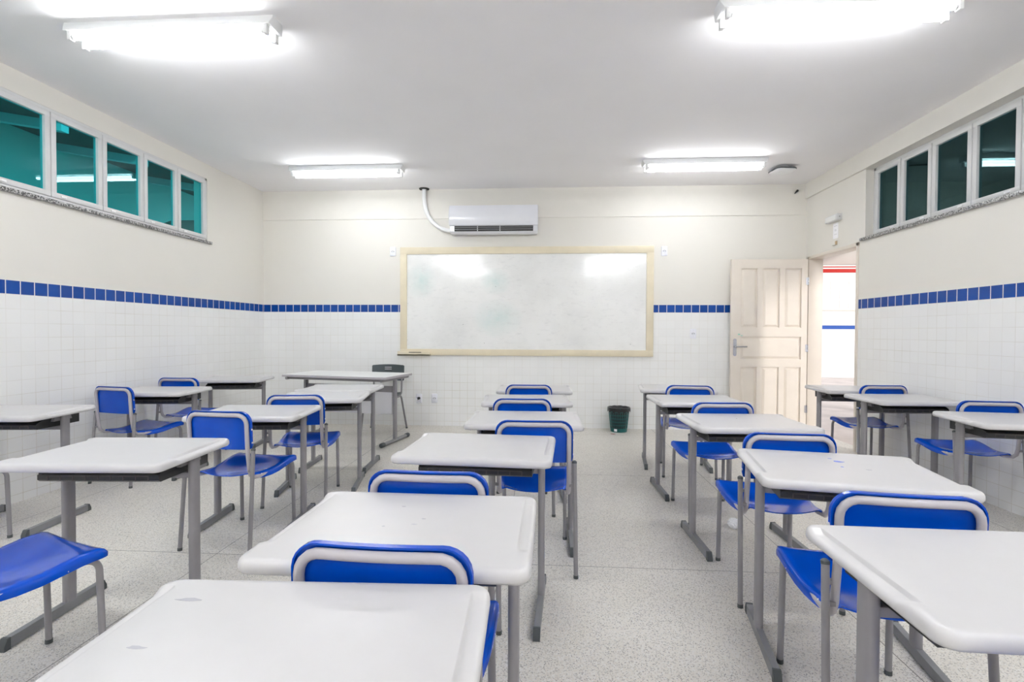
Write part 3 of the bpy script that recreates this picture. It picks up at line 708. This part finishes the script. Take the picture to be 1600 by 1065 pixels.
tc = empty('teacher_chair', (-1.955, 6.04, 0), math.pi+0.02, label='dark grey plastic chair behind the teacher table, against the end wall', cat='chair')
P = []
for y in (-0.19, -0.17, -0.1, 0, 0.1, 0.17, 0.19, 0.20):
    hw = 0.19 - (0.02 if y < -0.18 or y > 0.19 else 0)
    P.append([(t*hw, y, 0.44 - 0.01*(1-t*t) - (0.012 if y > 0.18 else 0) + 0.008*sstep(-0.1, -0.19, y)) for t in (-1, -0.8, -0.5, 0, 0.5, 0.8, 1)])
obj('seat', sheet(B(), P, 0.012), M['dgrey'], tc, smooth=60)
P = []
for z in (0.60, 0.612, 0.64, 0.70, 0.75, 0.78, 0.794, 0.80):
    hw = 0.200 - 0.012*(1 if z > 0.797 else 0) - (0.01 if z < 0.605 else 0)
    P.append([(t*hw, -0.20-0.03*(1-t*t)-0.06*(z-0.6), z - (0.014*t*t if z > 0.79 else (0.006*t*t if z > 0.77 else 0))) for t in (-1, -0.9, -0.6, -0.3, 0, 0.3, 0.6, 0.9, 1)])
bk = obj('backrest', sheet(B(), P, 0.010), M['dgrey'], tc, smooth=60)
b = B()
for z in (0.742, 0.765): box(b, -0.04, 0.04, -0.232, -0.206, z-0.003, z+0.003, bev=0.001)
obj('grip_slot', b, M['panel'], bk)
for sx in (-1, 1):
    b = B(); tube(b, path([(sx*0.175, -0.215, 0.70), (sx*0.175, -0.185, 0.435), (sx*0.175, 0.15, 0.425), (sx*0.20, 0.215, 0.01)], [0.05, 0.05]), 0.0115, 10)
    lg = obj('leg', b, M['steel'], tc); obj('rubber_foot', tube(B(), [(sx*0.20, 0.215, 0), (sx*0.20, 0.215, 0.015)], 0.014, 10), M['cap'], lg)
    b = B(); tube(b, path([(sx*0.175, -0.02, 0.422), (sx*0.18, -0.15, 0.425), (sx*0.225, -0.25, 0.01)], [0.05]), 0.0115, 10)
    lg = obj('leg', b, M['steel'], tc); obj('rubber_foot', tube(B(), [(sx*0.225, -0.25, 0), (sx*0.225, -0.25, 0.015)], 0.014, 10), M['cap'], lg)

# ------------------------------------------------------------------ waste basket, paper ball, litter
wb_ = empty('waste_basket', (0.895, 6.33, 0), label='teal lattice waste basket with black liner against the end wall', cat='waste basket')
def rz(z): return 0.098 + 0.030*(z/0.29)
b = B(); lathe(b, [(0.0001, 0), (0.098, 0), (rz(0.045), 0.045), (rz(0.045)-0.003, 0.045), (0.095, 0.004), (0.0001, 0.004)], 28)
for z in (0.085, 0.125, 0.165, 0.205, 0.245):
    lathe(b, [(rz(z), z-0.003), (rz(z), z+0.003), (rz(z)-0.003, z+0.003), (rz(z)-0.003, z-0.003), (rz(z), z-0.003)], 28)
lathe(b, [(rz(0.275), 0.268), (rz(0.29)+0.008, 0.285), (rz(0.29)+0.008, 0.292), (rz(0.29)-0.003, 0.292), (rz(0.275)-0.003, 0.268), (rz(0.275), 0.268)], 28)
for k in range(28):
    a = k*2*math.pi/28; tube(b, [((rz(z)-0.0015)*math.cos(a), (rz(z)-0.0015)*math.sin(a), z) for z in (0.04, 0.16, 0.275)], 0.0028, 5)
obj('basket', b, M['teal'], wb_)
b = B(); n = 40; prof = [(0.086, 0.008), (0.100, 0.12), (0.110, 0.22), (0.121, 0.285), (0.128, 0.298), (0.138, 0.296), (0.139, 0.272), (0.137, 0.248)]
R = []
for j, (r, z) in enumerate(prof):
    R.append([((r+(0.003*math.sin(5*k+j) if j > 4 else 0.0015*math.sin(7*k+2*j)-0.001))*math.cos(k*2*math.pi/n), (r+(0.003*math.sin(5*k+j) if j > 4 else 0.0015*math.sin(7*k+2*j)-0.001))*math.sin(k*2*math.pi/n), z+(0.012*math.sin(3*k*0.7) if j == len(prof)-1 else 0.002*math.sin(k*1.7))) for k in range(n)])
loft(b, R, cap=False); b.faces.new([v for v in b.verts][:n]); obj('liner', b, M['liner'], wb_, smooth=60)
b = B(); a0 = math.radians(-130)
rows_ = [[((rz(z)+0.001)*math.cos(a0+k*0.12), (rz(z)+0.001)*math.sin(a0+k*0.12), z) for k in range(4)] for z in (0.012, 0.042)]
sheet(b, rows_, 0.001); obj('sticker', b, M['paper'], wb_)

b = B(); bmesh.ops.create_icosphere(b, subdivisions=4, radius=0.036)
for v in b.verts:
    d = v.co.normalized(); q = 0
    for k, (fx, fy, fz, ph) in enumerate(((7, 3, 5, 0.3), (4, 9, 6, 1.7), (11, 5, 3, 2.9), (6, 13, 10, 4.0))): q += (0.5-abs(math.sin(fx*d.x+fy*d.y+fz*d.z+ph)))/(1.3+0.5*k)
    v.co = Vector((d.x*1.15, d.y, d.z*0.9))*0.037*(1+0.34*q)
mz = min(v.co.z for v in b.verts)
for v in b.verts: v.co.z -= mz
pb = obj('paper_ball', b, M['paper'], None, (1.168, 3.225, 0), smooth=15)
tag(pb, 'crumpled white paper ball on the floor beside a blue chair', 'paper ball')
b = B(); sheet(b, [[(0.022*math.cos(a)*k*1.4, 0.013*math.sin(a)*k, 0.003+0.004*k*abs(math.cos(a))) for a in [q*math.pi/5 for q in range(11)]] for k in (0.15, 0.6, 1.0)], 0.002)
lf_ = obj('leaf', b, M['leaf'], None, (0.80, 6.13, 0)); tag(lf_, 'small rusty scrap on the floor in front of the waste basket', 'leaf')

# ------------------------------------------------------------------ outside, seen through the doorway and the windows
struct('ground', box(box(B(), -40, XL-0.15, -30, 40, -0.12, -0.005), XR+0.15, 40, -30, 40, -0.12, -0.005), M['ground'])
struct('ceiling_corridor_shade', box(box(B(), XR+0.15, 5.25, -4, 9.0, 2.95, 3.05), 5.15, 5.25, -4, 9.0, 2.73, 2.95), M['wood'])  # corridor roof reach and added edge fascia shaped to block sun and sky
fb = empty('school_building', (0, 14.5, 0), label='sunlit tiled building across the yard seen through the doorway', cat='building')
obj('wall', box(B(), 3.8, 16, 0, 0.2, 0, 4.2), M['cream'], fb)
obj('tile_cladding', box(B(), 3.8, 16, -0.012, 0.01, 0, 1.32), M['lam'], fb)
obj('tile_band', box(B(), 3.8, 16, -0.016, 0.01, 1.32, 1.42), pmat('blue_band_tiles', (0.02, 0.09, 0.40), 0.2), fb)
b = B()
box(b, 7.0, 8.45, -0.02, 0.02, 1.85, 2.62)
vb = obj('vent_blocks', b, M['lam'], fb)
b = B()
for k in range(7): x = 7.0+0.24*k; box(b, x-0.02, x+0.02, -0.028, 0.0, 1.85, 2.62)
for z in (1.85, 2.11, 2.36, 2.62): box(b, 6.98, 8.47, -0.029, 0.0, z-0.02, z+0.02)
obj('vent_lattice', b, M['cream'], vb)
rb = tag(obj('red_beam', box(box(B(), 3.9, 6.2, 8.0, 8.08, 2.125, 2.175, bev=0.004), 3.9, 6.2, 8.02, 8.05, 2.20, 2.215), M['red']), 'bright red steel beam across the doorway view', 'beam')
wp = empty('walkway_post', (4.98, 8.35, 0), label='white walkway post with a thin pipe, outside the door', cat='post')
obj('post', box(B(), -0.07, 0.16, -0.08, 0.08, -0.005, 2.40, bev=0.006), M['cream'], wp); obj('pipe', tube(B(), [(-0.10, -0.05, -0.005), (-0.10, -0.05, 2.3)], 0.014, 10), M['panel'], wp)
obj('lintel', box(B(), -1.7, 1.6, -0.07, 0.07, 2.28, 2.50, bev=0.004), M['cream'], wp)
st = B(); bmesh.ops.create_icosphere(st, subdivisions=3, radius=0.06)
for v in st.verts: v.co.z = v.co.z*0.55+0.028
so = tag(obj('stone', st, M['tan'], None, (4.02, 6.72, 0)), 'small tan stone on the ground just outside the doorway', 'stone')
# left side: neighbouring block under boarded eaves, low brown outbuilding
nb = empty('neighbour_building', (-8, 0, 0), label='tall pale building with boarded eaves behind the left windows', cat='building')
obj('wall', box(B(), -0.3, 0, -4, 16, 0, 4.4), M['cream'], nb)
b = B(); prism(b, [(-0.3, 4.32), (1.5, 4.00), (1.5, 4.08), (-0.3, 4.40)], -4, 16, 'y'); obj('eaves', b, M['wood'], nb)
for y in (5.2, 6.5, 7.9, 9.6):
    b = B(); prism(b, [(0.0, 4.14), (1.5, 3.88), (1.5, 4.0), (0.0, 4.265)], y, y+0.11, 'y'); obj('rafter', b, M['panel'], nb)
ob = empty('outbuilding', (-5.6, 8.1, 0), label='low brown roofed outbuilding behind the far left windows', cat='building')
obj('wall', box(B(), -1.25, 1.4, 0.1, 2.0, 0, 2.75), M['brick'], ob)
b = B(); prism(b, [(-0.1, 2.65), (-0.1, 2.72), (1.0, 3.25), (2.2, 2.72), (2.2, 2.65)], -1.35, 1.5, 'x'); obj('roof', b, M['brick'], ob)
